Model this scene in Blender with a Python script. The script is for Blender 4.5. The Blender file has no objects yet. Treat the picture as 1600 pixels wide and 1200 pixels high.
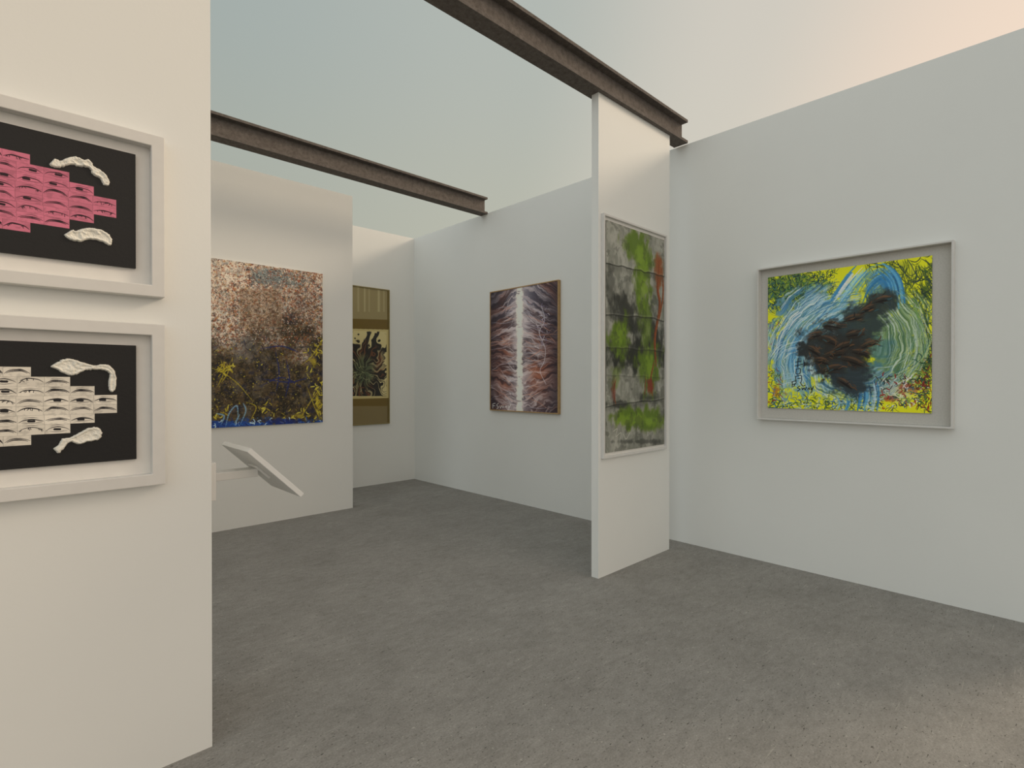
import bpy, bmesh, math, random
import numpy as np
from mathutils import Vector

scene = bpy.context.scene
scene.view_settings.view_transform = 'Standard'
scene.view_settings.look = 'None'

F = 834.0; HZ = 596.0; H = 1.625
FW = np.array([.6912, .7227, 0.0]); RT = np.array([.7227, -.6912, 0.0]); UP = np.array([0, 0, 1.0])
EYE = np.array([0, 0, H])

# ------------------------------------------------------------------ materials
def mat_new(name):
    m = bpy.data.materials.new(name); m.use_nodes = True
    nt = m.node_tree; b = nt.nodes["Principled BSDF"]
    return m, nt, b

def simple_mat(name, col, rough=0.5, metal=0.0, noise=0.0, nscale=20, bump=0.0, bscale=200, spec=0.4):
    m, nt, b = mat_new(name)
    b.inputs['Roughness'].default_value = rough
    b.inputs['Metallic'].default_value = metal
    b.inputs['Specular IOR Level'].default_value = spec
    tc = nt.nodes.new('ShaderNodeTexCoord')
    n = nt.nodes.new('ShaderNodeTexNoise'); n.inputs['Scale'].default_value = nscale; n.inputs['Detail'].default_value = 6
    nt.links.new(tc.outputs['Object'], n.inputs['Vector'])
    r = nt.nodes.new('ShaderNodeValToRGB')
    r.color_ramp.elements[0].position = .3; r.color_ramp.elements[1].position = .7
    r.color_ramp.elements[0].color = (*[max(0, c*(1-noise)) for c in col], 1)
    r.color_ramp.elements[1].color = (*[min(1, c*(1+noise)) for c in col], 1)
    nt.links.new(n.outputs['Fac'], r.inputs['Fac']); nt.links.new(r.outputs['Color'], b.inputs['Base Color'])
    if bump > 0:
        n2 = nt.nodes.new('ShaderNodeTexNoise'); n2.inputs['Scale'].default_value = bscale; n2.inputs['Detail'].default_value = 4
        nt.links.new(tc.outputs['Object'], n2.inputs['Vector'])
        bp = nt.nodes.new('ShaderNodeBump'); bp.inputs['Strength'].default_value = bump; bp.inputs['Distance'].default_value = .01
        nt.links.new(n2.outputs['Fac'], bp.inputs['Height']); nt.links.new(bp.outputs['Normal'], b.inputs['Normal'])
    return m

M_WALL = simple_mat('white_wall_paint', (.79, .80, .775), .65, noise=.01, nscale=1.5, bump=.04, bscale=60, spec=.25)
M_FRAME = simple_mat('white_frame_lacquer', (.68, .67, .645), .6, noise=.02)
M_MAT = simple_mat('cream_backing', (.78, .765, .73), .8, noise=.02)
M_MATG = simple_mat('grey_linen_backing', (.56, .545, .505), .85, noise=.05, nscale=90)
M_WOOD = simple_mat('tan_wood', (.42, .27, .12), .5, noise=.15, nscale=40)
M_DARKF = simple_mat('brass_frame', (.26, .21, .08), .35, noise=.1)
M_CANV = simple_mat('canvas_edge', (.6, .58, .52), .8, noise=.05)
M_BLACK = simple_mat('black_board', (.012, .012, .013), .6, noise=.1)
M_DAUB = simple_mat('white_paint_daub', (.80, .78, .70), .45, noise=.06, nscale=60, bump=.4, bscale=120)
M_STAND = simple_mat('white_stand', (.76, .76, .74), .4, noise=.01)

def steel():
    m, nt, b = mat_new('weathered_steel')
    tc = nt.nodes.new('ShaderNodeTexCoord')
    n = nt.nodes.new('ShaderNodeTexNoise'); n.inputs['Scale'].default_value = 26; n.inputs['Detail'].default_value = 10; n.inputs['Roughness'].default_value = .8
    nt.links.new(tc.outputs['Object'], n.inputs['Vector'])
    r = nt.nodes.new('ShaderNodeValToRGB'); e = r.color_ramp.elements
    e[0].position = .34; e[0].color = (.10, .087, .077, 1); e[1].position = .68; e[1].color = (.205, .182, .165, 1)
    nt.links.new(n.outputs['Fac'], r.inputs['Fac']); nt.links.new(r.outputs['Color'], b.inputs['Base Color'])
    b.inputs['Roughness'].default_value = .95; b.inputs['Specular IOR Level'].default_value = .1
    bp = nt.nodes.new('ShaderNodeBump'); bp.inputs['Strength'].default_value = .35; bp.inputs['Distance'].default_value = .01
    nt.links.new(n.outputs['Fac'], bp.inputs['Height']); nt.links.new(bp.outputs['Normal'], b.inputs['Normal'])
    return m
M_STEEL = steel()

def concrete():
    m, nt, b = mat_new('concrete_floor')
    L = nt.links.new
    tc = nt.nodes.new('ShaderNodeTexCoord')
    def noise(scale, detail, rough, sx=1, sy=1, rot=0):
        mp = nt.nodes.new('ShaderNodeMapping'); mp.inputs['Scale'].default_value = (sx, sy, 1); mp.inputs['Rotation'].default_value = (0, 0, rot)
        L(tc.outputs['Object'], mp.inputs['Vector'])
        n = nt.nodes.new('ShaderNodeTexNoise'); n.inputs['Scale'].default_value = scale; n.inputs['Detail'].default_value = detail; n.inputs['Roughness'].default_value = rough
        L(mp.outputs['Vector'], n.inputs['Vector']); return n
    def ramp(src, p0, c0, p1, c1):
        r = nt.nodes.new('ShaderNodeValToRGB'); e = r.color_ramp.elements
        e[0].position = p0; e[0].color = (*c0, 1); e[1].position = p1; e[1].color = (*c1, 1)
        L(src, r.inputs['Fac']); return r
    def mul(a, bb, f=1.0):
        x = nt.nodes.new('ShaderNodeMix'); x.data_type = 'RGBA'; x.blend_type = 'MULTIPLY'; x.inputs[0].default_value = f
        L(a, x.inputs[6]); L(bb, x.inputs[7]); return x.outputs[2]
    rt = math.radians(20)
    big = noise(2.3, 10, .78, 1, 1.3, rt)
    base = ramp(big.outputs['Fac'], .34, (.262, .251, .232), .66, (.335, .322, .299))
    streak = noise(12, 9, .8, 1, 2.2, rt)
    st = ramp(streak.outputs['Fac'], .33, (.83, .828, .82), .67, (1.11, 1.11, 1.11))
    fine = noise(100, 4, .78)
    fi = ramp(fine.outputs['Fac'], .32, (.76, .76, .76), .68, (1.16, 1.16, 1.16))
    pit = noise(28, 4, .6, 1, 4.0, rt)
    pt = ramp(pit.outputs['Fac'], .315, (.28, .27, .26), .345, (1, 1, 1))
    pit2 = noise(60, 2, .5, 1, 1.6, rt)
    pt2 = ramp(pit2.outputs['Fac'], .29, (.36, .35, .34), .315, (1, 1, 1))
    spk = noise(52, 2, .5)
    sp = ramp(spk.outputs['Fac'], .70, (1, 1, 1), .73, (1.45, 1.45, 1.42))
    scr = noise(14, 2, .5, .25, 9, rt+.35)
    sc = ramp(scr.outputs['Fac'], .70, (1, 1, 1), .735, (1.25, 1.25, 1.23))
    c = base.outputs['Color']
    for x in (st, fi, pt, pt2, sp, sc): c = mul(c, x.outputs['Color'])
    L(c, b.inputs['Base Color'])
    b.inputs['Roughness'].default_value = .85; b.inputs['Specular IOR Level'].default_value = .2
    bp = nt.nodes.new('ShaderNodeBump'); bp.inputs['Strength'].default_value = .22; bp.inputs['Distance'].default_value = .006
    L(streak.outputs['Fac'], bp.inputs['Height']); L(bp.outputs['Normal'], b.inputs['Normal'])
    return m
M_FLOOR = concrete()

def art_mat(name, rough=.5, spec=.3):
    m, nt, b = mat_new(name)
    a = nt.nodes.new('ShaderNodeAttribute'); a.attribute_name = 'pigment'
    n = nt.nodes.new('ShaderNodeTexNoise'); n.inputs['Scale'].default_value = 90
    tc = nt.nodes.new('ShaderNodeTexCoord'); nt.links.new(tc.outputs['Object'], n.inputs['Vector'])
    bp = nt.nodes.new('ShaderNodeBump'); bp.inputs['Strength'].default_value = .15; bp.inputs['Distance'].default_value = .004
    nt.links.new(n.outputs['Fac'], bp.inputs['Height']); nt.links.new(bp.outputs['Normal'], b.inputs['Normal'])
    nt.links.new(a.outputs['Color'], b.inputs['Base Color'])
    b.inputs['Roughness'].default_value = rough; b.inputs['Specular IOR Level'].default_value = spec
    return m
M_ART = art_mat('layered_paint')
M_ARTG = art_mat('glossy_print', .25, .5)

# ------------------------------------------------------------------ geometry helpers
def link(o):
    scene.collection.objects.link(o); return o

def mesh_obj(name, verts, faces, mat, parent=None, bevel=0.0, smooth=False):
    me = bpy.data.meshes.new(name); me.from_pydata([tuple(v) for v in verts], [], faces); me.update()
    bm = bmesh.new(); bm.from_mesh(me); bmesh.ops.recalc_face_normals(bm, faces=bm.faces); bm.to_mesh(me); bm.free()
    if smooth:
        me.polygons.foreach_set('use_smooth', [True]*len(me.polygons))
    me.materials.append(mat)
    o = link(bpy.data.objects.new(name, me))
    if parent: o.parent = parent
    if bevel > 0:
        md = o.modifiers.new('bevel', 'BEVEL'); md.width = bevel; md.segments = 2; md.limit_method = 'ANGLE'
    return o

BF = [(0,1,2,3),(7,6,5,4),(0,4,5,1),(1,5,6,2),(2,6,7,3),(3,7,4,0)]
def box_v(x0,x1,y0,y1,z0,z1):
    return [(x0,y0,z0),(x1,y0,z0),(x1,y1,z0),(x0,y1,z0),(x0,y0,z1),(x1,y0,z1),(x1,y1,z1),(x0,y1,z1)]

def struct_box(name, x0,x1,y0,y1,z0,z1, mat, label=None):
    cx, cy = (x0+x1)/2, (y0+y1)/2
    o = mesh_obj(name, box_v(x0-cx,x1-cx,y0-cy,y1-cy,0,z1-z0), BF, mat)
    o.location = (cx, cy, z0); o['kind'] = 'structure'
    if label: o['label'] = label; o['category'] = 'wall' if 'wall' in name else 'floor'
    return o

class Plane:
    """hanging surface: origin p0, u along the wall, n out of it"""
    def __init__(s, kind, at):
        s.kind = kind; s.at = at
        if kind == 'X': s.u = np.array([0,-1.,0]); s.n = np.array([-1.,0,0])
        else: s.u = np.array([1.,0,0]); s.n = np.array([0,-1.,0])
        s.o = np.array([at,0,0]) if kind == 'X' else np.array([0,at,0])
    def P(s, u, v, n): return s.o + s.u*u + UP*v + s.n*n
    def px(s, x, y, n=0):
        d = FW + RT*(x-800)/F + UP*(HZ-y)/F
        o = s.o + s.n*n
        t = np.dot(o-EYE, s.n)/np.dot(d, s.n); p = EYE + d*t
        return float(np.dot(p-s.o, s.u)), float(p[2])

class Thing:
    def __init__(s, name, plane, u, v, label, category):
        s.pl = plane; s.org = plane.P(u, v, 0)
        s.e = link(bpy.data.objects.new(name, None)); s.e.empty_display_size = .1
        s.e.location = tuple(s.org); s.e['label'] = label; s.e['category'] = category
    def box(s, name, u0,u1,v0,v1,n0,n1, mat, bevel=0, parent=None):
        vs = [s.pl.P(a,b,c)-s.org for (a,b,c) in box_v(u0,u1,v0,v1,n0,n1)]
        return mesh_obj(name, vs, BF, mat, parent or s.e, bevel)
    def ring(s, name, u0,u1,v0,v1,w,n0,n1, mat, bevel=.002):
        vs = []
        for n in (n0, n1):
            for (a,b) in ((u0,v0),(u1,v0),(u1,v1),(u0,v1)): vs.append(s.pl.P(a,b,n)-s.org)
            for (a,b) in ((u0+w,v0+w),(u1-w,v0+w),(u1-w,v1-w),(u0+w,v1-w)): vs.append(s.pl.P(a,b,n)-s.org)
        fs = []
        for i in range(4):
            j = (i+1)%4
            fs += [(8+i,8+j,12+j,12+i),(i,4+i,4+j,j),(i,j,8+j,8+i),(4+i,12+i,12+j,4+j)]
        return mesh_obj(name, vs, fs, mat, s.e, bevel)

# ------------------------------------------------------------------ paint engine
def vn(h, w, cy, cx, rng):
    gy, gx = int(h/cy)+3, int(w/cx)+3
    g = rng.random((gy, gx))
    y = np.arange(h)/cy; x = np.arange(w)/cx
    yi = y.astype(int); xi = x.astype(int); fy = y-yi; fx = x-xi
    fy = fy*fy*(3-2*fy); fx = fx*fx*(3-2*fx)
    a = g[yi][:, xi]; b = g[yi][:, xi+1]; c = g[yi+1][:, xi]; d = g[yi+1][:, xi+1]
    fx = fx[None, :]; fy = fy[:, None]
    return (a*(1-fx)+b*fx)*(1-fy) + (c*(1-fx)+d*fx)*fy
def fbm(h, w, cell, octv, rng, ax=1.0):
    s = np.zeros((h, w)); t = 0; amp = 1
    for i in range(octv):
        c = max(cell/2**i, 1.01); s += amp*vn(h, w, c, max(c*ax, 1.01), rng); t += amp; amp *= .6
    return s/t
def ss(x, a, b):
    t = np.clip((x-a)/(b-a), 0, 1); return t*t*(3-2*t)
def lookup(img, yy, xx):
    yy = np.mod(yy, img.shape[0]-1); xx = np.mod(xx, img.shape[1]-1)
    y0 = yy.astype(int); x0 = xx.astype(int); fy = yy-y0; fx = xx-x0
    return (img[y0,x0]*(1-fx)+img[y0,x0+1]*fx)*(1-fy)+(img[y0+1,x0]*(1-fx)+img[y0+1,x0+1]*fx)*fy
def catmull(pts, n=8):
    P = np.array(pts, float)
    if len(P) < 3: return np.array([P[0]+(P[-1]-P[0])*t for t in np.linspace(0,1,n)])
    P = np.vstack([2*P[0]-P[1], P, 2*P[-1]-P[-2]]); out = []
    for i in range(1, len(P)-2):
        for t in np.linspace(0,1,n,endpoint=False):
            a,b,c,d = P[i-1],P[i],P[i+1],P[i+2]
            out.append(.5*((2*b)+(c-a)*t+(2*a-5*b+4*c-d)*t*t+(-a+3*b-3*c+d)*t**3))
    out.append(P[-2]); return np.array(out)

class Art:
    def __init__(s, plane, u0,u1,v0,v1,n, nx,ny, seed):
        s.pl=plane; s.u0,s.u1,s.v0,s.v1,s.n=u0,u1,v0,v1,n; s.nx,s.ny=nx,ny
        s.a=np.zeros((ny,nx,3)); s.hgt=np.zeros((ny,nx)); s.rng=np.random.default_rng(seed)
        U,V=np.meshgrid(np.linspace(u0,u1,nx),np.linspace(v1,v0,ny))
        P=plane.o+plane.n*n+U[...,None]*plane.u+V[...,None]*UP-EYE
        d=P@FW; s.X=800+F*(P@RT)/d; s.Y=HZ-F*P[...,2]/d
        s.k=1/np.median(np.abs(np.diff(s.Y,axis=0)))
    def t(s,x,y):
        u,v=s.pl.px(x,y,s.n); return np.array([(u-s.u0)/(s.u1-s.u0)*(s.nx-1),(s.v1-v)/(s.v1-s.v0)*(s.ny-1)])
    def fill(s,c): s.a[:]=np.array(c)/255.
    def mix(s,m,c): s.a=s.a*(1-m[...,None])+(np.array(c)/255.)*m[...,None]
    def seg(s,p,q,w,c,al):
        r=w/2+1.5
        x0=int(max(0,min(p[0],q[0])-r)); x1=int(min(s.nx,max(p[0],q[0])+r+1)); y0=int(max(0,min(p[1],q[1])-r)); y1=int(min(s.ny,max(p[1],q[1])+r+1))
        if x1<=x0 or y1<=y0: return
        xs=np.arange(x0,x1)[None,:]; ys=np.arange(y0,y1)[:,None]
        d=q-p; L=max(d@d,1e-6); t=np.clip(((xs-p[0])*d[0]+(ys-p[1])*d[1])/L,0,1)
        ds=np.hypot(xs-p[0]-t*d[0],ys-p[1]-t*d[1])
        m=(np.clip(w/2+.5-ds,0,1)*min(1,w)*al)[...,None]
        s.a[y0:y1,x0:x1]=s.a[y0:y1,x0:x1]*(1-m)+c*m
    def path(s,T,w,c,al=1,taper=.3,texel=False):
        c=np.array(c)/255.; n=len(T)
        for i in range(n-1):
            f=i/max(1,n-1); tw=1 if taper<=0 else min(1,.25+min(f,1-f)/taper)
            s.seg(T[i],T[i+1],w*tw*(1 if texel else s.k),c,al)
    def stroke(s,pts,w,c,al=1,taper=.3,n=6):
        T=np.array([s.t(*p) for p in catmull(pts,n)]); s.path(T,w,c,al,taper)
    def comb(s,pts,spread,num,cols,w=.8,al=.8,jit=.12,wob=.6,n=6):
        C=catmull(pts,n); D=np.gradient(C,axis=0); N=np.stack([-D[:,1],D[:,0]],1); N/=np.maximum(np.linalg.norm(N,axis=1,keepdims=True),1e-6)
        m=len(C)
        for i in s.rng.permutation(num):
            o=(i/(max(1,num-1))-.5)*spread+s.rng.normal(0,.5)
            a=int(m*s.rng.random()*jit); b=m-int(m*s.rng.random()*jit)
            Q=(C+N*o+s.rng.normal(0,wob*.5,2))[a:b]
            if len(Q)<2: continue
            T=np.array([s.t(*p) for p in Q]); c=cols[s.rng.integers(len(cols))]
            s.path(T,w*(.5+1.*s.rng.random()),c,al*(.5+.5*s.rng.random()),.25)
    def scrib(s,cx,cy,rx,ry,num,cols,w=.8,ln=10,al=.8,ang=None,curl=.5):
        for i in range(num):
            x=cx+(s.rng.random()*2-1)*rx; y=cy+(s.rng.random()*2-1)*ry
            th=s.rng.random()*6.28 if ang is None else math.radians(ang)+s.rng.normal(0,.25)
            pts=[(x,y)]; cu=s.rng.normal(0,curl)
            for k in range(4):
                th+=cu+s.rng.normal(0,.15); x+=math.cos(th)*ln/4; y+=math.sin(th)*ln/4; pts.append((x,y))
            s.path(np.array([s.t(*p) for p in catmull(pts,3)]),w*(.5+s.rng.random()),cols[s.rng.integers(len(cols))],al)
    def blob(s,cx,cy,rx,ry,c,al=1,rot=0,soft=.4,cell=12,rough=.7):
        r=math.radians(rot); dx=s.X-cx; dy=s.Y-cy
        u=(dx*math.cos(r)+dy*math.sin(r))/rx; v=(-dx*math.sin(r)+dy*math.cos(r))/ry
        d=np.hypot(u,v)+(fbm(s.ny,s.nx,cell*s.k,5,s.rng)-.5)*2*rough
        m=(1-ss(d,1-soft,1+soft*.3))*al; s.mix(m,c); return m
    def dots(s,x0,x1,y0,y1,num,cols,r0=.4,r1=1.4,al=.9):
        for i in range(num):
            x=x0+(x1-x0)*s.rng.random(); y=y0+(y1-y0)*s.rng.random()
            p=s.t(x,y); c=np.array(cols[s.rng.integers(len(cols))])/255.
            w=(r0+(r1-r0)*s.rng.random()**2.5)*2*s.k
            q=p+s.rng.normal(0,w*.35,2); s.seg(p,q,w,c,al)
    def poly(s,pts,c,al=1.):
        P=pts; ins=np.zeros(s.X.shape,bool); j=len(P)-1
        for i in range(len(P)):
            xi,yi=P[i]; xj,yj=P[j]
            if yi!=yj:
                ins^=((yi>s.Y)!=(yj>s.Y))&(s.X<(xj-xi)*(s.Y-yi)/(yj-yi)+xi)
            j=i
        m=ins.astype(float)*al; s.mix(m,c); return m
    def build(s,th,name,mat,gain=1.0,parent=None,label=None):
        lin=np.where(s.a<=.04045,s.a/12.92,((np.clip(s.a,0,1)+.055)/1.055)**2.4)*gain
        lin=np.clip(lin,0,.93)
        U,V=np.meshgrid(np.linspace(s.u0,s.u1,s.nx),np.linspace(s.v1,s.v0,s.ny))
        P=s.pl.o+s.pl.n*(s.n+s.hgt)[...,None]+U[...,None]*s.pl.u+V[...,None]*UP-th.org
        nv=s.nx*s.ny; me=bpy.data.meshes.new(name)
        idx=np.arange(nv).reshape(s.ny,s.nx)
        q=np.stack([idx[1:,:-1],idx[1:,1:],idx[:-1,1:],idx[:-1,:-1]],-1).reshape(-1,4)
        nf=len(q); me.vertices.add(nv); me.vertices.foreach_set('co',P.reshape(-1).astype(np.float32))
        me.loops.add(nf*4); me.loops.foreach_set('vertex_index',q.reshape(-1).astype(np.int32))
        me.polygons.add(nf); me.polygons.foreach_set('loop_start',(np.arange(nf)*4).astype(np.int32))
        me.polygons.foreach_set('use_smooth',np.ones(nf,bool))
        me.update(calc_edges=True); me.validate()
        at=me.color_attributes.new('pigment','FLOAT_COLOR','POINT')
        c4=np.ones((nv,4),np.float32); c4[:,:3]=lin.reshape(-1,3); at.data.foreach_set('color',c4.reshape(-1))
        me.materials.append(mat)
        o=link(bpy.data.objects.new(name,me)); o.parent=parent or th.e
        if label: o['label']=label
        return o

# ------------------------------------------------------------------ room
XR=4.97; YF=2.635; YP=2.68; Y3=6.37; YB=7.55
struct_box('floor',-9,9.5,-6,11,-.1,0,M_FLOOR,'grey weathered concrete floor with fine pits and streaks')
struct_box('wall_right',XR,XR+.13,-.28,YB+.13,0,4.0,M_WALL,'long plain white gallery wall, four metres high')
struct_box('wall_back',1.5,XR,YB,YB+.13,0,4.0,M_WALL,'white end wall closing the room')
struct_box('wall_rear',-6,3.26,Y3,Y3+.14,0,4.0,M_WALL,'white partition wall carrying the large splattered canvas')
struct_box('wall_left',-6,.673,YF,YF+.53,0,4.0,M_WALL,'thick white wall with two white shadow box frames')
struct_box('wall_middle',3.545,4.67,YP,YP+.07,0,3.998,M_WALL,'narrow free standing white display panel below the beam')

def beam(y0, y1, x0, x1, z0, z1, label):
    ft=.027; w=.02; c=0; hw=(y1-y0)/2; h=z1-z0
    prof=[(-hw,0),(hw,0),(hw,ft),(w/2,ft),(w/2,h-ft),(hw,h-ft),(hw,h),(-hw,h),(-hw,h-ft),(-w/2,h-ft),(-w/2,ft),(-hw,ft)]
    n=12; L=(x1-x0)/2
    vs=[(-L,a,b) for a,b in prof]+[(L,a,b) for a,b in prof]
    fs=[tuple(range(n))[::-1],tuple(range(n,2*n))]+[(i,(i+1)%n,n+(i+1)%n,n+i) for i in range(n)]
    o=mesh_obj('steel_beam',vs,fs,M_STEEL,None,.0015)
    o.location=((x0+x1)/2,(y0+y1)/2,z0); o['label']=label; o['category']='beam'; o['group']='ceiling steel beams'
beam(2.64,2.79,-6,4.95,3.998,4.23,'dark brown steel I-beam resting on the narrow display panel')
beam(5.69,5.84,-6,4.968,3.99,4.222,'dark brown steel I-beam spanning open air before the splattered canvas')

PR=Plane('X',XR); PL=Plane('Y',YF); PP=Plane('Y',YP); P3w=Plane('Y',Y3); PB=Plane('Y',YB)

# ------------------------------------------------------------------ picture 1 : blue swirl on yellow (right wall)
th=Thing('framed_painting',PR,-1.26,1.29,'abstract blue swirl painting on yellow in a deep white box frame','painting')
th.box('backing_board',-1.935,-.585,1.30,2.62,0,.012,M_MATG)
th.ring('frame',-1.945,-.575,1.285,2.635,.014,0,.07,M_FRAME,.002)
th.box('canvas',-1.866,-.703,1.39,2.552,.012,.024,M_CANV)
a=Art(PR,-1.866,-.703,1.39,2.552,.0245,560,560,1)
a.fill((222,220,26))
rb=np.random.default_rng(77); NA=fbm(1200,700,6,3,rb,9); NBs=fbm(1200,700,10,3,rb,6)
a.blob(1440,560,22,60,(140,154,56),.75,0,.5,8); a.blob(1405,425,40,16,(160,168,44),.6,0,.5,8)
a.scrib(1405,430,56,30,240,[(60,80,30),(40,60,60),(110,120,20),(30,50,45)],.9,24,.85,60,.25)
a.scrib(1443,500,14,90,190,[(50,80,40),(90,110,30),(40,60,60),(30,50,40)],.9,24,.85,75,.3)
a.blob(1240,455,56,32,(58,96,70),.75,0,.5,8)
a.scrib(1250,455,54,30,750,[(25,55,50),(30,80,90),(15,35,60),(150,165,40),(30,90,50),(60,100,40),(20,30,30)],.8,10,.85)
a.scrib(1210,480,10,36,90,[(60,110,60),(40,90,110),(190,190,40),(30,50,40)],.9,10,.8)
a.scrib(1208,525,9,20,50,[(150,40,40),(60,90,150),(225,220,210)],.9,10,.8)
# swirl base tones
a.blob(1285,505,80,54,(96,142,168),.85,0,.4,8); a.blob(1240,565,48,58,(110,152,170),.9,0,.4,8)
a.blob(1390,525,58,72,(92,126,100),.85,0,.4,8); a.blob(1350,598,74,36,(70,116,130),.85,0,.4,8)
a.blob(1375,450,30,30,(70,120,155),.7,0,.5,8)
def swirl(cx,cy,m,light,dark,sc=3.0,asp=1.0,al=.8,white=1):
    dx=a.X-cx; dy=(a.Y-cy)*asp; r=np.hypot(dx,dy); th_=np.arctan2(dy,dx)
    r=r+(fbm(a.ny,a.nx,60,3,a.rng)-.5)*14
    s1=lookup(NA,r*sc*2+20,th_*70+350); s2=lookup(NBs,r*sc*2+200,th_*60+350)
    a.mix(np.clip(ss(s1,.50,.60)*m*al,0,1),light); a.mix(np.clip(ss(s2,.52,.62)*m*al,0,1),dark)
    s3=lookup(NA,r*sc*2+500,th_*50+100); a.mix(np.clip(ss(s3,.58,.63)*m*al*white,0,1),(216,224,222))
def reg(x,y,rx,ry): 
    d=np.hypot((a.X-x)/rx,(a.Y-y)/ry)+(fbm(a.ny,a.nx,40,4,a.rng)-.5)*.7; return 1-ss(d,.75,1.05)
swirl(1350,585,reg(1262,535,62,88),(150,190,205),(62,118,158),2.2)
swirl(1360,560,reg(1300,470,52,34),(120,170,195),(50,100,140),2.2,1,.7,.6)
swirl(1335,540,reg(1412,530,48,76),(160,184,150),(62,98,70),2.2,1,.75,.8)
swirl(1340,520,reg(1345,604,76,30),(140,174,186),(48,92,120),2.2,1,.7,.6)
BL=[(95,160,200),(124,176,202),(60,125,170),(165,196,206),(45,100,150),(196,212,212),(70,120,140)]
a.comb([(1210,622),(1212,565),(1234,512),(1284,474),(1330,466)],40,46,BL,1.5,.7,.8,2)
a.comb([(1240,622),(1228,570),(1246,520),(1290,490),(1335,474)],34,34,BL,1.8,.75,.8,2)
a.comb([(1268,625),(1246,585),(1248,548),(1270,520)],22,22,BL,1.7,.75,.8,2)
a.comb([(1215,545),(1236,500),(1262,482)],20,14,[(225,230,228),(190,215,225)],1.3,.8,.6,1)
a.comb([(1205,600),(1240,590),(1262,604)],22,16,[(225,230,228),(150,185,200)],1.2,.7,.6,1)
a.comb([(1205,570),(1225,545),(1262,536)],24,16,[(225,230,228),(90,140,180)],1.2,.7,.6,1)
a.comb([(1300,480),(1328,440),(1348,418)],22,24,[(95,160,200),(150,200,222),(60,130,180),(215,225,222)],2,.85,.6,1)
a.comb([(1335,478),(1352,444),(1378,426),(1396,448),(1392,474)],30,34,BL[:3]+[(40,110,160)],2.2,.7,.7,2)
a.comb([(1370,415),(1394,440),(1402,482)],24,24,[(50,120,170),(90,160,200),(35,95,140)],2.2,.85,.6)
GR=[(110,150,80),(160,184,140),(80,120,90),(60,100,60),(190,204,180)]
a.comb([(1385,484),(1420,505),(1432,550),(1405,600)],44,26,GR,1.2,.7,.8,1.5)
a.comb([(1360,575),(1395,572),(1428,548),(1446,500)],36,16,[(170,190,180),(90,140,146),(60,110,110),(170,184,130)],1.2,.65,.8,1.5)
a.comb([(1400,440),(1432,470),(1450,520)],20,14,[(190,205,180),(110,150,80),(60,90,50)],1,.8,.6)
a.comb([(1385,600),(1415,590),(1440,566)],20,12,[(190,205,200),(110,150,150)],1.1,.75,.6)
a.blob(1404,614,32,18,(186,190,180),.65,0,.6,6,.9)
a.blob(1418,606,18,10,(140,42,34),.65,0,.6,5,1.); a.blob(1392,624,12,6,(138,38,32),.6,0,.6,5,1.); a.blob(1212,612,7,9,(140,44,38),.5,0,.6,5,1.)
a.scrib(1410,614,44,26,300,[(140,36,32),(60,50,50),(218,216,206),(110,140,60),(70,100,110),(40,52,36)],.9,8,.8)
a.blob(1228,636,28,8,(222,220,28),.85,0,.4,6,.6); a.blob(1290,641,24,5,(222,220,28),.8,0,.3,6); a.blob(1440,638,18,8,(220,218,28),.8,0,.4,6); a.blob(1205,600,6,26,(222,220,30),.7,0,.4,6)
a.scrib(1290,632,84,12,300,[(40,80,60),(50,110,150),(60,90,40),(30,50,40),(190,205,205),(90,140,170)],.9,12,.8)
a.scrib(1444,600,12,42,100,[(40,80,60),(130,34,30),(60,90,40),(30,50,40)],1.,12,.85)
a.scrib(1212,612,12,34,90,[(60,120,150),(60,90,50),(40,70,60),(140,40,36)],.9,9,.8)
a.comb([(1352,596),(1356,618),(1352,645)],36,28,[(50,120,175),(90,155,195),(30,80,120),(170,196,210)],1.8,.85,.6)
a.comb([(1310,612),(1318,628),(1312,645)],24,14,[(50,120,165),(120,170,200)],1.6,.8,.6)
# dark connected core, mottled brown over blue-black
a.blob(1300,545,54,44,(38,42,42),.95,0,.3,10,.6); a.blob(1346,505,46,36,(42,54,56),.92,-30,.35,10,.6)
a.blob(1376,474,30,20,(42,52,50),.9,-25,.4,10,.6); a.blob(1328,592,34,30,(38,48,54),.92,0,.35,10,.6); a.blob(1378,545,22,20,(54,104,120),.5,0,.5,8); a.blob(1330,550,40,34,(40,40,38),.85,0,.4,10,.6)
for (x,y,rx,ry,rot) in [(1272,524,17,8,-20),(1300,508,20,8,5),(1332,497,22,7,-15),(1354,483,17,7,-30),(1378,468,20,7,-15),(1296,532,20,9,20),(1335,522,20,7,-10),(1272,548,16,8,30),(1304,553,24,8,-12),(1332,564,24,8,15),(1358,538,20,7,-20),(1345,551,20,7,10),(1300,576,22,8,-15),(1320,598,18,7,30),(1284,564,16,8,10),(1315,542,22,8,-25)]:
    m=a.blob(x,y,rx,ry,(46,35,26),.6,rot,.6,9,.6); a.hgt+=m*.0035
    c_,s_=math.cos(math.radians(rot)),math.sin(math.radians(rot))
    a.stroke([(x-rx*.7*c_,y-rx*.7*s_-ry*.3),(x,y-ry*.6),(x+rx*.7*c_,y+rx*.7*s_-ry*.2)],3.4,(100,72,50),.42,.5,5)
    a.stroke([(x-rx*.7*c_,y-rx*.7*s_+ry*.3),(x,y+ry*.3),(x+rx*.7*c_,y+rx*.7*s_+ry*.5)],3,(18,15,14),.6,.5,5)
    a.scrib(x,y,rx*.8,ry*.9,9,[(108,74,46),(86,60,40),(44,80,88),(54,40,30),(30,28,28)],1.3,9,.5,rot,.15)
a.hgt=np.minimum(a.hgt,.010)*(.8+.4*fbm(a.ny,a.nx,20,2,a.rng))
K=(15,15,25)
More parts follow.
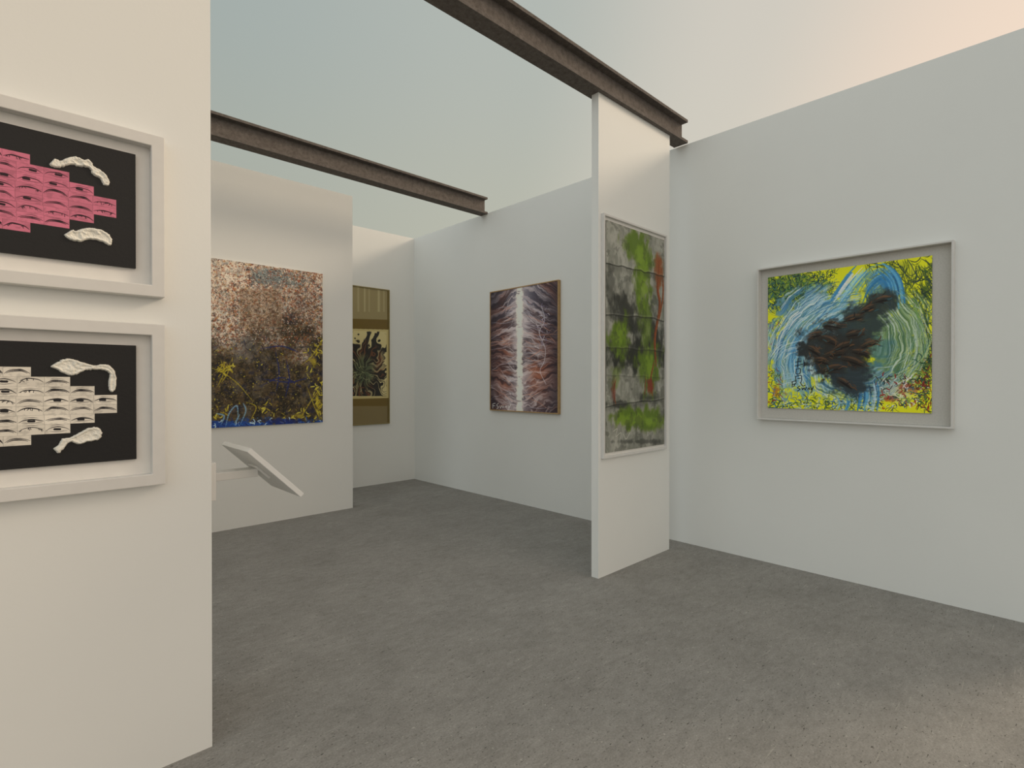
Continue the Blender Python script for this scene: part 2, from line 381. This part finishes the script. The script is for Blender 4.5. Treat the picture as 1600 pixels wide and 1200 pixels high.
for p in [[(1243,566),(1252,564)],[(1247,560),(1246,574)],[(1242,572),(1254,569)],[(1244,577),(1250,576),(1250,583),(1244,584),(1244,577)],[(1256,563),(1257,572)],
          [(1244,588),(1252,587),(1252,597)],[(1243,588),(1244,598)],[(1246,592),(1251,591)],[(1244,598),(1240,604)],[(1250,597),(1254,603),(1258,602)],
          [(1237,597),(1243,595)],[(1238,597),(1238,605)],[(1238,601),(1242,600)],[(1250,603),(1246,606),(1250,608),(1246,611)],[(1253,606),(1254,609),(1256,606),(1258,609),(1260,605)],[(1262,609),(1264,606),(1265,609)],[(1267,605),(1268,609),(1271,604),(1267,614)]]:
    a.stroke(p,1.2,K,.95,0,5)
a.build(th,'artwork',M_ART,1.4)

# ------------------------------------------------------------------ picture 2 : tall green / grey work (middle panel)
th=Thing('framed_painting',PP,4.08,.985,'tall crumpled green and grey painting in a thin white frame','painting')
th.box('backing_board',3.585,4.573,.99,3.005,0,.008,M_MAT)
th.ring('frame',3.58,4.578,.985,3.012,.018,0,.03,M_FRAME,.002)
a=Art(PP,3.625,4.545,1.03,2.965,.012,320,680,2)
th.box('canvas',3.625,4.545,1.03,2.965,.008,.0115,M_CANV)
a.fill((132,132,123))
NB=lambda c,o=5,ax=1: fbm(a.ny,a.nx,c,o,a.rng,ax)
n1=NB(90,4); a.mix(ss(n1,.44,.62)*.5,(94,96,89)); n1=NB(80,4); a.mix(ss(n1,.48,.64)*.5,(164,164,155))
n1=NB(50,4,.5); a.mix(ss(n1,.46,.64)*.4,(96,100,90)); n1=NB(44,4,.5); a.mix(ss(n1,.52,.68)*.4,(170,170,161))
def vblob(x,y,rx,ry,c,al,cell=44,s0=.35):
    n=NB(cell,4,.55); d=np.hypot((a.X-x)/rx,(a.Y-y)/ry)+(n-.5)*1.9
    a.mix((1-ss(d,s0,1.15))*al,c)
for (x,y,rx,ry,al) in [(985,552,52,30,.95),(976,486,26,28,.8),(1022,536,17,50,.9),(1015,622,18,9,.7),(968,632,28,7,.75),(1000,690,42,4,.5),(990,512,24,16,.8),(953,450,9,38,.45)]:
    vblob(x,y,rx,ry,(34,35,31),al)
for (x,y,rx,ry,al) in [(990,382,19,28,.95),(1002,425,18,52,1),(1006,480,15,36,.9),(966,532,19,42,.95),(1012,575,19,44,.95),(992,652,48,19,1),(1020,662,22,14,.8),(960,596,10,24,.5),(1010,505,10,46,.7)]:
    vblob(x,y,rx,ry,(82,106,26),al)
for (x,y,rx,ry,al) in [(1000,400,10,20,.8),(1003,440,10,32,.75),(968,528,9,26,.7),(988,656,34,10,.7),(1014,578,9,30,.75),(1018,660,11,7,.5)]:
    vblob(x,y,rx,ry,(114,142,38),al,26)
n1=NB(26,4); a.mix(ss(n1,.54,.66)*.3,(46,48,42))
a.blob(1028,425,8,28,(126,66,28),.9,0,.5,9,.5)
for p,w in [([(1029,408),(1027,450),(1030,480),(1022,530),(1024,572)],7),([(1033,420),(1035,460),(1029,500)],4),([(1022,560),(1016,592),(1018,618)],4),([(1008,585),(1006,616)],2.2),([(962,590),(958,610),(961,634)],2)]:
    a.stroke(p,w,(106,52,24),.75); a.stroke([(x+.8,y) for x,y in p],w*.35,(156,86,40),.6)
a.blob(1015,604,6,14,(116,36,28),.75,0,.5,6,.5); a.blob(958,610,4,20,(98,40,34),.5,0,.5,6,.5)
for p in [[(958,674),(964,670),(962,682),(970,676),(968,690)],[(974,678),(978,686),(984,676)]]: a.stroke(p,.9,(190,190,180),.7,0)
folds=[(412,434,1),(490,500,.9),(543,549,.65),(586,590,.3),(636,622,.9)]
for y0,y1,st in folds:
    yl=y0+(y1-y0)*(a.X-947)/93+(NB(80,3)-.5)*9
    d=a.Y-yl; sm=st*(.5+.8*NB(40,3)); a.hgt+=.003*st*np.exp(-(np.maximum(-d,0)/10.))*(d<0)
    a.mix(np.clip(np.exp(-((d+1.6)/1.3)**2)*.24*sm,0,1),(170,170,160)); a.mix(np.clip(np.exp(-((d-.6)/1.)**2)*.7*sm,0,1),(36,37,33)); a.mix(np.clip(np.exp(-((d-4)/4)**2)*.22*sm,0,1),(46,48,42))  # fold shading painted into the colour: pale crest, dark crease, softer dark below
a.hgt+=.010*(NB(90,3)-.5)+.005
a.hgt=np.maximum(a.hgt,.001)
a.build(th,'artwork',M_ART,1.3)

# ------------------------------------------------------------------ picture 3 : white spine on dark (right wall)
th=Thing('framed_painting',PR,-4.97,1.23,'dark painting with pale central spine and ribs, tan wooden frame','painting')
th.box('canvas',-5.585,-4.345,1.235,2.86,0,.036,M_CANV)
th.ring('frame',-5.60,-4.33,1.222,2.872,.014,0,.045,M_WOOD,.002)
a=Art(PR,-5.586,-4.344,1.236,2.858,.038,360,480,3)
a.fill((42,36,44))
dx=a.X-812; sd=np.where(dx<0,-1,1); ad=np.abs(dx)
W=np.where(dx<0,47.,61.); r=ad/W
dY=[440,470,520,570,610,645]; dV=[56,46,20,-6,-18,-16]
droop=np.interp(a.Y,dY,dV)
q=a.Y-droop*r**1.5+ (fbm(a.ny,a.nx,70,4,a.rng)-.5)*26
big=np.random.default_rng(33)
N1=fbm(900,500,9,4,big,5); N2=fbm(900,500,16,4,big,3.5); N3=fbm(900,500,30,3,big,2)
s1=lookup(N1,(q-400)*3.0,ad*2.2+sd*120+130); s2=lookup(N2,(q-400)*2.6,ad*1.8+sd*90+130); s3=lookup(N3,(q-400)*2,ad*1.2+sd*60+100)
fall=1-ss(r,.0,1.0)
a.mix(np.clip(fall*.42,0,1),(136,124,132))
a.mix(np.clip(ss(s3,.42,.62)*(.15+.5*fall),0,1),(100,102,120))
red=ss(s3,.36,.58)*np.exp(-((a.Y-575)/58)**2)*np.exp(-((r-.48)/.36)**2); a.mix(np.clip(red*.8,0,1),(178,104,74))
red=ss(1-s3,.46,.62)*np.exp(-((r-.65)/.35)**2); a.mix(np.clip(red*.45,0,1),(150,90,70))
a.mix(np.clip(ss(s2,.48,.64)*(.12+.55*fall),0,1),(190,174,176))
a.mix(np.clip(ss(s1,.52,.66)*(.08+.6*fall**.7),0,1),(212,200,200))
dk=ss(s2,.5,.38)*ss(r,.15,.8)*.6; a.mix(dk,(38,32,42))
def branch(x,y,ang,L,w,depth):
    pts=[(x,y)]; n=5
    for i in range(n):
        ang+=a.rng.normal(0,.16); x+=math.cos(ang)*L/n; y+=math.sin(ang)*L/n*1.0; pts.append((x,y))
        if depth and a.rng.random()<.3: branch(x,y,ang+a.rng.choice([-1,1])*a.rng.uniform(.25,.5),L*.45,w*.7,depth-1)
    c=[(220,210,210),(206,190,190),(204,146,120),(184,180,194)][a.rng.integers(4)]
    a.stroke(pts,w,c,.45,.5,3)
for y0 in np.arange(458,642,6.0):
    for s_ in (-1,1):
        up=np.interp(y0,[455,520,600,645],[.7,.3,-.2,-.25])
        branch(812+s_*3,y0+a.rng.normal(0,3),(up if s_>0 else math.pi-up)+a.rng.normal(0,.2),a.rng.uniform(16,46 if s_<0 else 58),1.2,1)
a.mix(np.exp(-(dx/12.)**2)*.65*ss(fbm(a.ny,a.nx,18,4,a.rng,2),.25,.6),(214,200,200))
wv=(fbm(a.ny,a.nx,10,4,a.rng)-.5)*10
a.mix((1-ss(np.abs(dx+wv*.6),2.8,6.4))*ss(fbm(a.ny,a.nx,9,3,a.rng,3),.18,.4)*.95,(228,221,208))
a.stroke([(846,478),(851,500),(843,520),(852,545),(850,565),(844,580),(853,600)],1.2,(200,196,204),.6,0)
a.scrib(849,512,7,36,50,[(202,198,208),(120,110,140)],.7,6,.5)
for p in [[(770,631),(770,638)],[(770,631),(774,630)],[(770,634),(773,634)],[(779,630),(776,633),(779,636),(776,639)],[(781,634),(782,638),(784,634),(786,637),(787,634)],[(789,637),(791,634),(792,638)],[(794,633),(795,637),(798,632),(794,641)]]:
    a.stroke(p,.8,(220,220,215),.9,0,4)
a.build(th,'artwork',M_ART,1.4)

# ------------------------------------------------------------------ picture 4 : splattered canvas (rear partition)
th=Thing('wall_painting',P3w,1.95,1.125,'large unframed canvas splattered with brown, yellow, cream and blue paint','painting')
th.box('canvas',1.05,2.852,1.125,2.946,0,.022,M_CANV)
a=Art(P3w,1.05,2.852,1.125,2.946,.0225,620,620,4)
a.fill((206,194,178))
NB=lambda c,o=5,ax=1: fbm(a.ny,a.nx,c,o,a.rng,ax)
cov=np.clip((a.X-330)/150*.6+(a.Y-410)/110*.45,0,1)+(NB(90,3)-.5)*2.0
cov=np.clip(cov,-.4,1.3)
n1=NB(7,5)+cov*.09-.05; a.mix(ss(n1,.5,.58)*.75,(142,116,98)); n1=NB(7,5)+cov*.09-.055; a.mix(ss(n1,.53,.59)*.85,(68,60,56))
n1=NB(6,4)+cov*.03-.015; a.mix(ss(n1,.57,.62)*.8,(146,78,50)); n1=NB(7,4); a.mix(ss(n1,.60,.66)*.7,(172,132,78)); n1=NB(9,4); a.mix(ss(n1,.56,.62)*.6,(218,208,194)); n1=NB(14,4); a.mix(ss(n1,.58,.65)*.45,(118,126,128))
n2=NB(120,6); den=np.clip(ss(a.Y+(n2-.5)*230,488,585),0,1)
a.mix(den*.9,(64,54,38))
n3=NB(30,6); a.mix(den*ss(n3,.46,.6)*.85,(36,33,27)); n3=NB(14,5); a.mix(den*ss(n3,.52,.62)*.5,(98,80,48)); n3=NB(26,5); a.mix(den*ss(n3,.58,.66)*.55,(34,38,66)); n3=NB(8,4); a.mix(den*ss(n3,.57,.65)*.45,(120,100,62)); n3=NB(8,4); a.mix(den*ss(n3,.55,.64)*.6,(28,27,23)); n3=NB(40,4); a.mix(den*ss(n3,.56,.66)*.35,(108,104,94))
a.blob(428,434,52,16,(94,110,114),.7,8,.6,8); a.scrib(430,434,46,14,70,[(60,76,84),(140,150,150),(120,66,44),(44,44,50)],1.,6,.7)
a.blob(356,430,28,24,(218,210,196),.5,0,.8,6); a.blob(346,478,20,24,(214,204,188),.4,0,.8,6); a.blob(470,474,26,28,(96,80,70),.35,0,.8,6)
cols=[(124,64,46),(66,50,48),(110,74,58),(60,56,58),(206,194,178),(150,96,60),(96,90,84),(218,208,194),(210,198,182),(50,44,42),(146,70,44)]
a.dots(180,505,403,540,9500,cols,.22,.85,.8)
a.dots(180,505,515,668,4200,[(50,42,34),(30,28,26),(106,84,52),(130,108,70),(86,72,50),(36,38,60),(150,138,112)],.22,.8,.65)
a.dots(440,505,420,540,700,[(150,76,50),(170,118,66),(60,46,44),(210,198,182)],.3,1.,.8)
for (x0,x1) in [(375,408),(410,440)]:
    a.poly([(x0,450),(x1,454),(x1,511),(x0,511)],(112,86,64),.4); a.scrib((x0+x1)/2,482,15,27,120,[(76,56,44),(146,118,92),(100,94,72),(184,170,150)],.8,5,.6)
    for p in ([(x0,450),(x1,454)],[(x1,454),(x1,511)],[(x1,511),(x0,511)],[(x0,511),(x0,450)]): a.stroke(p,1.,(180,166,146),.45,0)
a.blob(385,548,20,26,(112,112,112),.5,0,.7,7)
a.scrib(420,585,80,55,80,[(30,36,66),(24,26,36),(50,42,34)],.8,12,.6)
for p in [[(410,592),(430,595),(455,597),(482,590)],[(430,545),(436,580),(432,610)],[(405,604),(440,590),(470,604)],[(405,545),(440,541),(466,550)],[(447,560),(452,590),(446,620)]]: a.stroke(p,2.2,(28,38,98),.65)
YE=[(186,170,44),(160,144,42),(196,186,72)]
for cx,cy,rx,ry,n_ in [(346,578,12,8,20),(360,572,5,8,8),(498,625,6,30,40),(488,566,10,18,16),(498,540,6,14,12),(460,650,20,8,16),(418,642,16,10,12),(346,646,12,10,10)]:
    a.scrib(cx,cy,rx,ry,n_,YE,1.5,7,.65,None,.25)
for cx,cy,rx,ry in [(347,578,9,5),(498,630,5,14),(490,566,6,8),(466,650,10,4)]: a.blob(cx,cy,rx,ry,YE[0],.6,0,.7,5,1.1)
for p in [[(330,575),(348,582),(372,600),(396,628)],[(360,564),(356,582),(346,598)],[(470,572),(488,556),(504,530)],[(468,656),(485,628),(503,602)],[(385,628),(400,636),(392,656)],[(478,600),(490,632),(500,655)],[(344,560),(350,580),(340,604)]]: a.stroke(p,1.6,YE[0],.6)
a.dots(330,505,535,664,380,YE,.3,1.0,.75)
b1=ss(a.Y+(NB(14,4)-.5)*26,655,663); a.mix(b1*.92,(26,68,150)); a.scrib(400,662,100,5,100,[(176,202,218),(40,100,185),(20,38,96)],1.2,7,.8)
for p in [[(352,668),(358,646),(370,634),(372,655)],[(375,664),(384,642),(380,630)],[(345,664),(350,650),(338,646)],[(366,664),(374,648)]]: a.stroke(p,2.2,(124,164,192),.6)
a.blob(440,658,36,6,(22,32,98),.7,0,.5,6)
a.build(th,'artwork',M_ART,1.35)

# ------------------------------------------------------------------ picture 5 : scroll with olive mount (back wall)
th=Thing('framed_scroll',PB,3.84,.955,'olive and khaki mounted scroll with black splashed centre, thin frame','painting')
th.box('backing_board',3.20,4.475,.965,3.075,0,.02,M_DARKF)
th.ring('frame',3.19,4.487,.952,3.086,.016,0,.035,M_DARKF,.002)
a=Art(PB,3.205,4.472,.967,3.07,.0215,360,560,5)
a.fill((98,79,28))
yb=a.X*.03
a.mix(ss(1-(a.Y-yb-481)/1.,0,1)*1.,(134,122,84)); a.mix(ss(a.Y-634,0,1),(114,100,64))
for x,w_,al in ((560,1.5,.5),(570,1.2,.7),(577,1.,.5),(592,1.8,.7),(600,1.,.5)): a.mix(np.exp(-((a.X-x)/w_)**2)*(a.Y<482+yb*.3)*al,(172,162,122))  # pale vertical reflections painted into the top band
a.mix(((a.X>605)).astype(float)*.7,(90,74,32))
a.poly([(480,512),(607,515),(607,622),(480,625)],(176,162,110)); a.poly([(480,515),(604,518),(604,619),(480,622)],(188,176,126))
inner=((a.X<604)&(a.Y>518)&(a.Y<619)).astype(float)
rb=np.random.default_rng(58); NR=fbm(700,700,14,3,rb,7)
dx=(a.X-568)*1.45; dy=a.Y-580; rr=np.hypot(dx,dy); tt=np.arctan2(dy,dx)+(fbm(a.ny,a.nx,60,3,a.rng)-.5)*1.1
sp=lookup(NR,tt*110+350,rr*1.5)
edge=60+(sp-.5)*110
a.mix((1-ss(rr,edge,edge+4))*inner*.97,(27,23,19))
s2=lookup(NR,tt*130+150,rr*2+200); s3=lookup(NR,tt*150+500,rr*2.5+80)
a.mix(ss(s2,.54,.62)*ss(rr,14,24)*(1-ss(rr,44,60))*.75*inner,(180,166,118)); a.mix(ss(s3,.55,.63)*ss(rr,12,24)*(1-ss(rr,40,56))*.7*inner,(112,66,38))
a.mix(ss(s3,.42,.54)*(1-ss(rr,18,32))*.8*inner,(100,110,74)); a.mix(ss(s2,.5,.58)*(1-ss(rr,8,26))*.6*inner,(56,66,48))
a.scrib(570,582,15,17,60,[(146,150,106),(60,74,54),(30,32,28)],.7,6,.55)
a.scrib(560,608,12,6,20,[(120,72,40),(170,158,116),(24,20,18)],.9,6,.6)
a.build(th,'artwork',M_ARTG,1.35)

# ------------------------------------------------------------------ shadow box frames on the near wall
def smooth_poly(pts): 
    P=list(pts)+[pts[0],pts[1],pts[2]]; C=catmull(P,5); return C[5:-10]
def daub(th, parent, pts, n, hh=.013, seed=0):
    pl=th.pl; Q=np.array([pl.px(x,y,n) for x,y in smooth_poly(pts)]); rng=np.random.default_rng(seed)
    m=len(Q)
    Q=Q+rng.normal(0,.0009,Q.shape)
    mn=Q.min(0); mx=Q.max(0); st=.0011
    us=np.arange(mn[0]-st,mx[0]+st*2,st); vs=np.arange(mn[1]-st,mx[1]+st*2,st); U,V=np.meshgrid(us,vs)
    ins=np.zeros(U.shape,bool); dist=np.full(U.shape,9.)
    for i in range(m):
        a_,b_=Q[i],Q[(i+1)%m]
        if a_[1]!=b_[1]: ins^=((a_[1]>V)!=(b_[1]>V))&(U<(b_[0]-a_[0])*(V-a_[1])/(b_[1]-a_[1])+a_[0])
        d=b_-a_; L=max(d@d,1e-12); t=np.clip(((U-a_[0])*d[0]+(V-a_[1])*d[1])/L,0,1)
        dist=np.minimum(dist,np.hypot(U-a_[0]-t*d[0],V-a_[1]-t*d[1]))
    nz=fbm(U.shape[0],U.shape[1],16,4,rng); nl=fbm(U.shape[0],U.shape[1],26,3,rng)
    prof=np.sqrt(np.clip(dist/.004,0,1))*(1-.55*ss(dist,.004,.012)*ss(nl,.35,.65))
    hgt=np.where(ins,.002+hh*prof*(.4+.9*nz),0)
    idx=-np.ones(U.shape,int); verts=[]; faces=[]
    for j in range(U.shape[0]):
        for i in range(U.shape[1]):
            if dist[j,i]<st*1.2 or ins[j,i]:
                idx[j,i]=len(verts); verts.append(pl.P(U[j,i],V[j,i],n+hgt[j,i])-th.org)
    for j in range(U.shape[0]-1):
        for i in range(U.shape[1]-1):
            q=(idx[j,i],idx[j,i+1],idx[j+1,i+1],idx[j+1,i])
            if min(q)>=0 and (ins[j,i] or ins[j+1,i+1] or ins[j,i+1] or ins[j+1,i]): faces.append(q)
    me=bpy.data.meshes.new('paint_daub'); me.from_pydata([tuple(v) for v in verts],[],faces); me.update()
    me.polygons.foreach_set('use_smooth',[True]*len(me.polygons)); me.materials.append(M_DAUB)
    o=link(bpy.data.objects.new('paint_daub',me)); o.parent=parent; o['label']='raised white paint daub'

def eye_frame(dz, base, line, label, daubs, seed):
    zt=2.631+dz; zb=1.971+dz; uL=-.44; uR=.49
    th=Thing('framed_collage',PL,.025,zb,label,'framed art')
    th.box('backing_board',uL+.01,uR-.01,zb+.01,zt-.01,0,.010,M_MAT)
    th.ring('frame',uL,uR,zb,zt,.047,0,.05,M_FRAME,.003)
    th.box('board',-.344,.394,2.082+dz,2.541+dz,.010,.0235,M_BLACK)
    a=Art(PL,-.344,.394,2.082+dz,2.541+dz,.0238,820,510,seed)
    a.fill((27,27,28)); rng=a.rng
    lev=[2.448-.0354*i+dz for i in range(9)]
    ext=[.078,.188,.261,.331,.331,.261,.188,.078]
    sx=(a.nx-1)/.738; sy=(a.ny-1)/.459; tw=.0733
    lc=line; L_=np.array(lc)/255.
    for r in range(8):
        xr=ext[r]; xl=.05-ext[r]; u=xr
        while u>xl+.012:
            u0=max(u-tw,xl); X0=int((u0+.344)*sx); X1=int((u+.344)*sx); Y0=int((2.541+dz-lev[r])*sy); Y1=int((2.541+dz-lev[r+1])*sy); u=u0
            v=1+rng.normal(0,.025); col=np.clip(np.array(base)*v/255.,0,1)
            a.a[Y0:Y1,X0:X1]=col; W=X1-X0; Hh=Y1-Y0
            sh=fbm(Hh,W,14,4,rng,1.6); a.a[Y0:Y1,X0:X1]*=(1-.10*ss(sh,.48,.7))[...,None]
            my=Y0+Hh*(.58+.14*rng.random()); arch=Hh*rng.uniform(.22,.44); cx=X0+W*(.36+.26*rng.random())
            x0_,x1_=X0+W*.04,X1-W*.04
            lid=catmull(np.array([(x0_,my+Hh*rng.normal(0,.04)),(X0+W*.22,my-arch*.7),(cx,my-arch),(X0+W*.76,my-arch*.72),(x1_,my+Hh*rng.normal(0,.05))]),6)
            hv=3.0+4*rng.random(); a.path(lid,hv,lc,.95,.7,True)
            k=rng.integers(3)
            if k==0:
                a.path(lid[3:-3]+np.array([0,Hh*.13]),5.2,lc,.9,.8,True)
            elif k==1:
                for s_ in range(3): a.seg(np.array([cx-8,my-arch*.40]),np.array([cx+8,my-arch*.36]),Hh*.22,L_,.85)
                a.path(catmull(np.array([(x0_+W*.08,my),(cx,my+Hh*.10),(x1_-W*.08,my)]),6),1.8,lc,.7,.4,True)
            else:
                for s_ in range(7):
                    f=.15+.7*rng.random(); p=lid[int(f*(len(lid)-1))]; a.seg(p,p+np.array([rng.normal(0,5),Hh*rng.uniform(.1,.28)]),2.2,L_,.8)
            if rng.random()<.4: a.path(lid[6:-6]-np.array([0,Hh*.2]),2.2,lc,.55,.6,True)
            a.a[Y0,X0:X1]*=.78; a.a[Y0:Y1,X0]*=.70
    art=a.build(th,'artwork',M_ART,1.12)
    for i,d in enumerate(daubs): daub(th,art,d,.0238,.009,seed*10+i)

eye_frame(0,(200,112,136),(38,18,28),'white shadow box with black board, pink eye tiles and white daubs',[
 [(79,256),(86,249),(96,252),(108,247),(122,246),(132,251),(140,250),(148,261),(158,266),(168,276),(172,288),(163,290),(158,280),(147,274),(140,263),(126,261),(112,258),(98,262),(84,262)],
 [(101,367),(112,360),(120,361),(136,357),(156,359),(170,366),(176,376),(172,384),(160,378),(142,374),(128,378),(110,375)]],11)
eye_frame(-.771,(218,212,200),(26,25,28),'white shadow box with black board, white eye tiles and white daubs',[
 [(79,572),(90,566),(98,562),(112,561),(128,566),(148,571),(166,569),(178,578),(182,592),(180,608),(173,612),(169,600),(171,584),(160,578),(142,578),(130,580),(118,586),(104,585),(90,578)],
 [(83,700),(90,696),(96,686),(108,684),(120,678),(136,670),(152,668),(159,676),(154,686),(138,690),(122,694),(110,690),(102,697),(92,708)]],12)

# ------------------------------------------------------------------ sloped label stand on the wall end
e=link(bpy.data.objects.new('wall_mounted_stand',None)); e.location=(.673,2.9,1.155)
e['label']='white sloped reading board on an arm fixed to the wall end'; e['category']='stand'
O=np.array([.673,2.9,1.155])
def eb(name,x0,x1,y0,y1,z0,z1,bev=.003):
    return mesh_obj(name,[np.array(v)-O for v in box_v(x0,x1,y0,y1,z0,z1)],BF,M_STAND,e,bev)
eb('wall_plate',.673,.722,2.75,3.05,1.068,1.246)
eb('arm',.722,.945,2.86,2.95,1.140,1.180)
A=np.array([.842,0,1.290]); B=np.array([1.098,0,1.036]); D=(B-A)/np.linalg.norm(B-A); Nn=np.array([-D[2],0,D[0]])
def slab(name,t0,t1,y0,y1,n0,n1,mat,bev=.003):
    L=np.linalg.norm(B-A); vs=[]
    for (t,y,n) in box_v(t0,t1,y0,y1,n0,n1):
        p=A+D*t*L+Nn*n; p[1]=y; vs.append(p-O)
    return mesh_obj(name,vs,BF,mat,e,bev)
slab('board',0,1,2.70,3.11,0,.024,M_STAND,.002)
slab('bracket',.36,.62,2.84,2.97,-.012,0,M_STAND)

# ------------------------------------------------------------------ light
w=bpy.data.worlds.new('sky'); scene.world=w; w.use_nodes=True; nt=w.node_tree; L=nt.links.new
bg=nt.nodes['Background']
tc=nt.nodes.new('ShaderNodeTexCoord')
def dot(v):
    n=nt.nodes.new('ShaderNodeVectorMath'); n.operation='DOT_PRODUCT'; n.inputs[1].default_value=v; L(tc.outputs['Generated'],n.inputs[0]); return n.outputs['Value']
def mr(src,a0,a1,typ='SMOOTHSTEP'):
    n=nt.nodes.new('ShaderNodeMapRange'); n.interpolation_type=typ; n.inputs['From Min'].default_value=a0; n.inputs['From Max'].default_value=a1; L(src,n.inputs['Value']); return n.outputs['Result']
def mixc(f,c0,c1):
    n=nt.nodes.new('ShaderNodeMix'); n.data_type='RGBA'; L(f,n.inputs[0])
    for i,c in ((6,c0),(7,c1)):
        if isinstance(c,tuple): n.inputs[i].default_value=(*c,1)
        else: L(c,n.inputs[i])
    return n.outputs[2]
def ramp3(src,stops):
    r=nt.nodes.new('ShaderNodeValToRGB'); r.color_ramp.interpolation='EASE'
    e=r.color_ramp.elements
    e[0].position=stops[0][0]; e[0].color=(*stops[0][1],1); e[1].position=stops[-1][0]; e[1].color=(*stops[-1][1],1)
    for p,c in stops[1:-1]:
        x=e.new(p); x.color=(*c,1)
    L(src,r.inputs['Fac']); return r.outputs['Color']
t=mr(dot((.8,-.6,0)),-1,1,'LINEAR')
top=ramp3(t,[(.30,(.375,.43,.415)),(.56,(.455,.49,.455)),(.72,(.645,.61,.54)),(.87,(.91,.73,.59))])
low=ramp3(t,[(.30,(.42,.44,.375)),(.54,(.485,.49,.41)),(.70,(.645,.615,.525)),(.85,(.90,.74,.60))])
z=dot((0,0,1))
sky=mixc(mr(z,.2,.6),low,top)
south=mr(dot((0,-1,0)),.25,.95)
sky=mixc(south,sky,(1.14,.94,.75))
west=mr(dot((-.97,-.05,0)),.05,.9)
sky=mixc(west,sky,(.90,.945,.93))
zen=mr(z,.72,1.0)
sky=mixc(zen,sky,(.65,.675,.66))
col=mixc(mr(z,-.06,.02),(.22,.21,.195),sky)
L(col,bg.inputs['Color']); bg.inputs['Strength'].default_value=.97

sd=bpy.data.lights.new('sun','SUN'); sd.energy=1.55; sd.angle=math.radians(14); sd.color=(1,.80,.58)
so=link(bpy.data.objects.new('sun',sd)); so.location=(8,-4,6)
so.rotation_euler=Vector((1,-.48,.53)).to_track_quat('Z','Y').to_euler()

# ------------------------------------------------------------------ camera
cd=bpy.data.cameras.new('camera'); cd.sensor_width=36; cd.lens=F/1600*36; cd.clip_start=.05
co=link(bpy.data.objects.new('camera',cd)); co.location=(0,0,H)
co.rotation_euler=(math.radians(90)-math.atan(4/F),0,-math.atan2(FW[0],FW[1]))
scene.camera=co
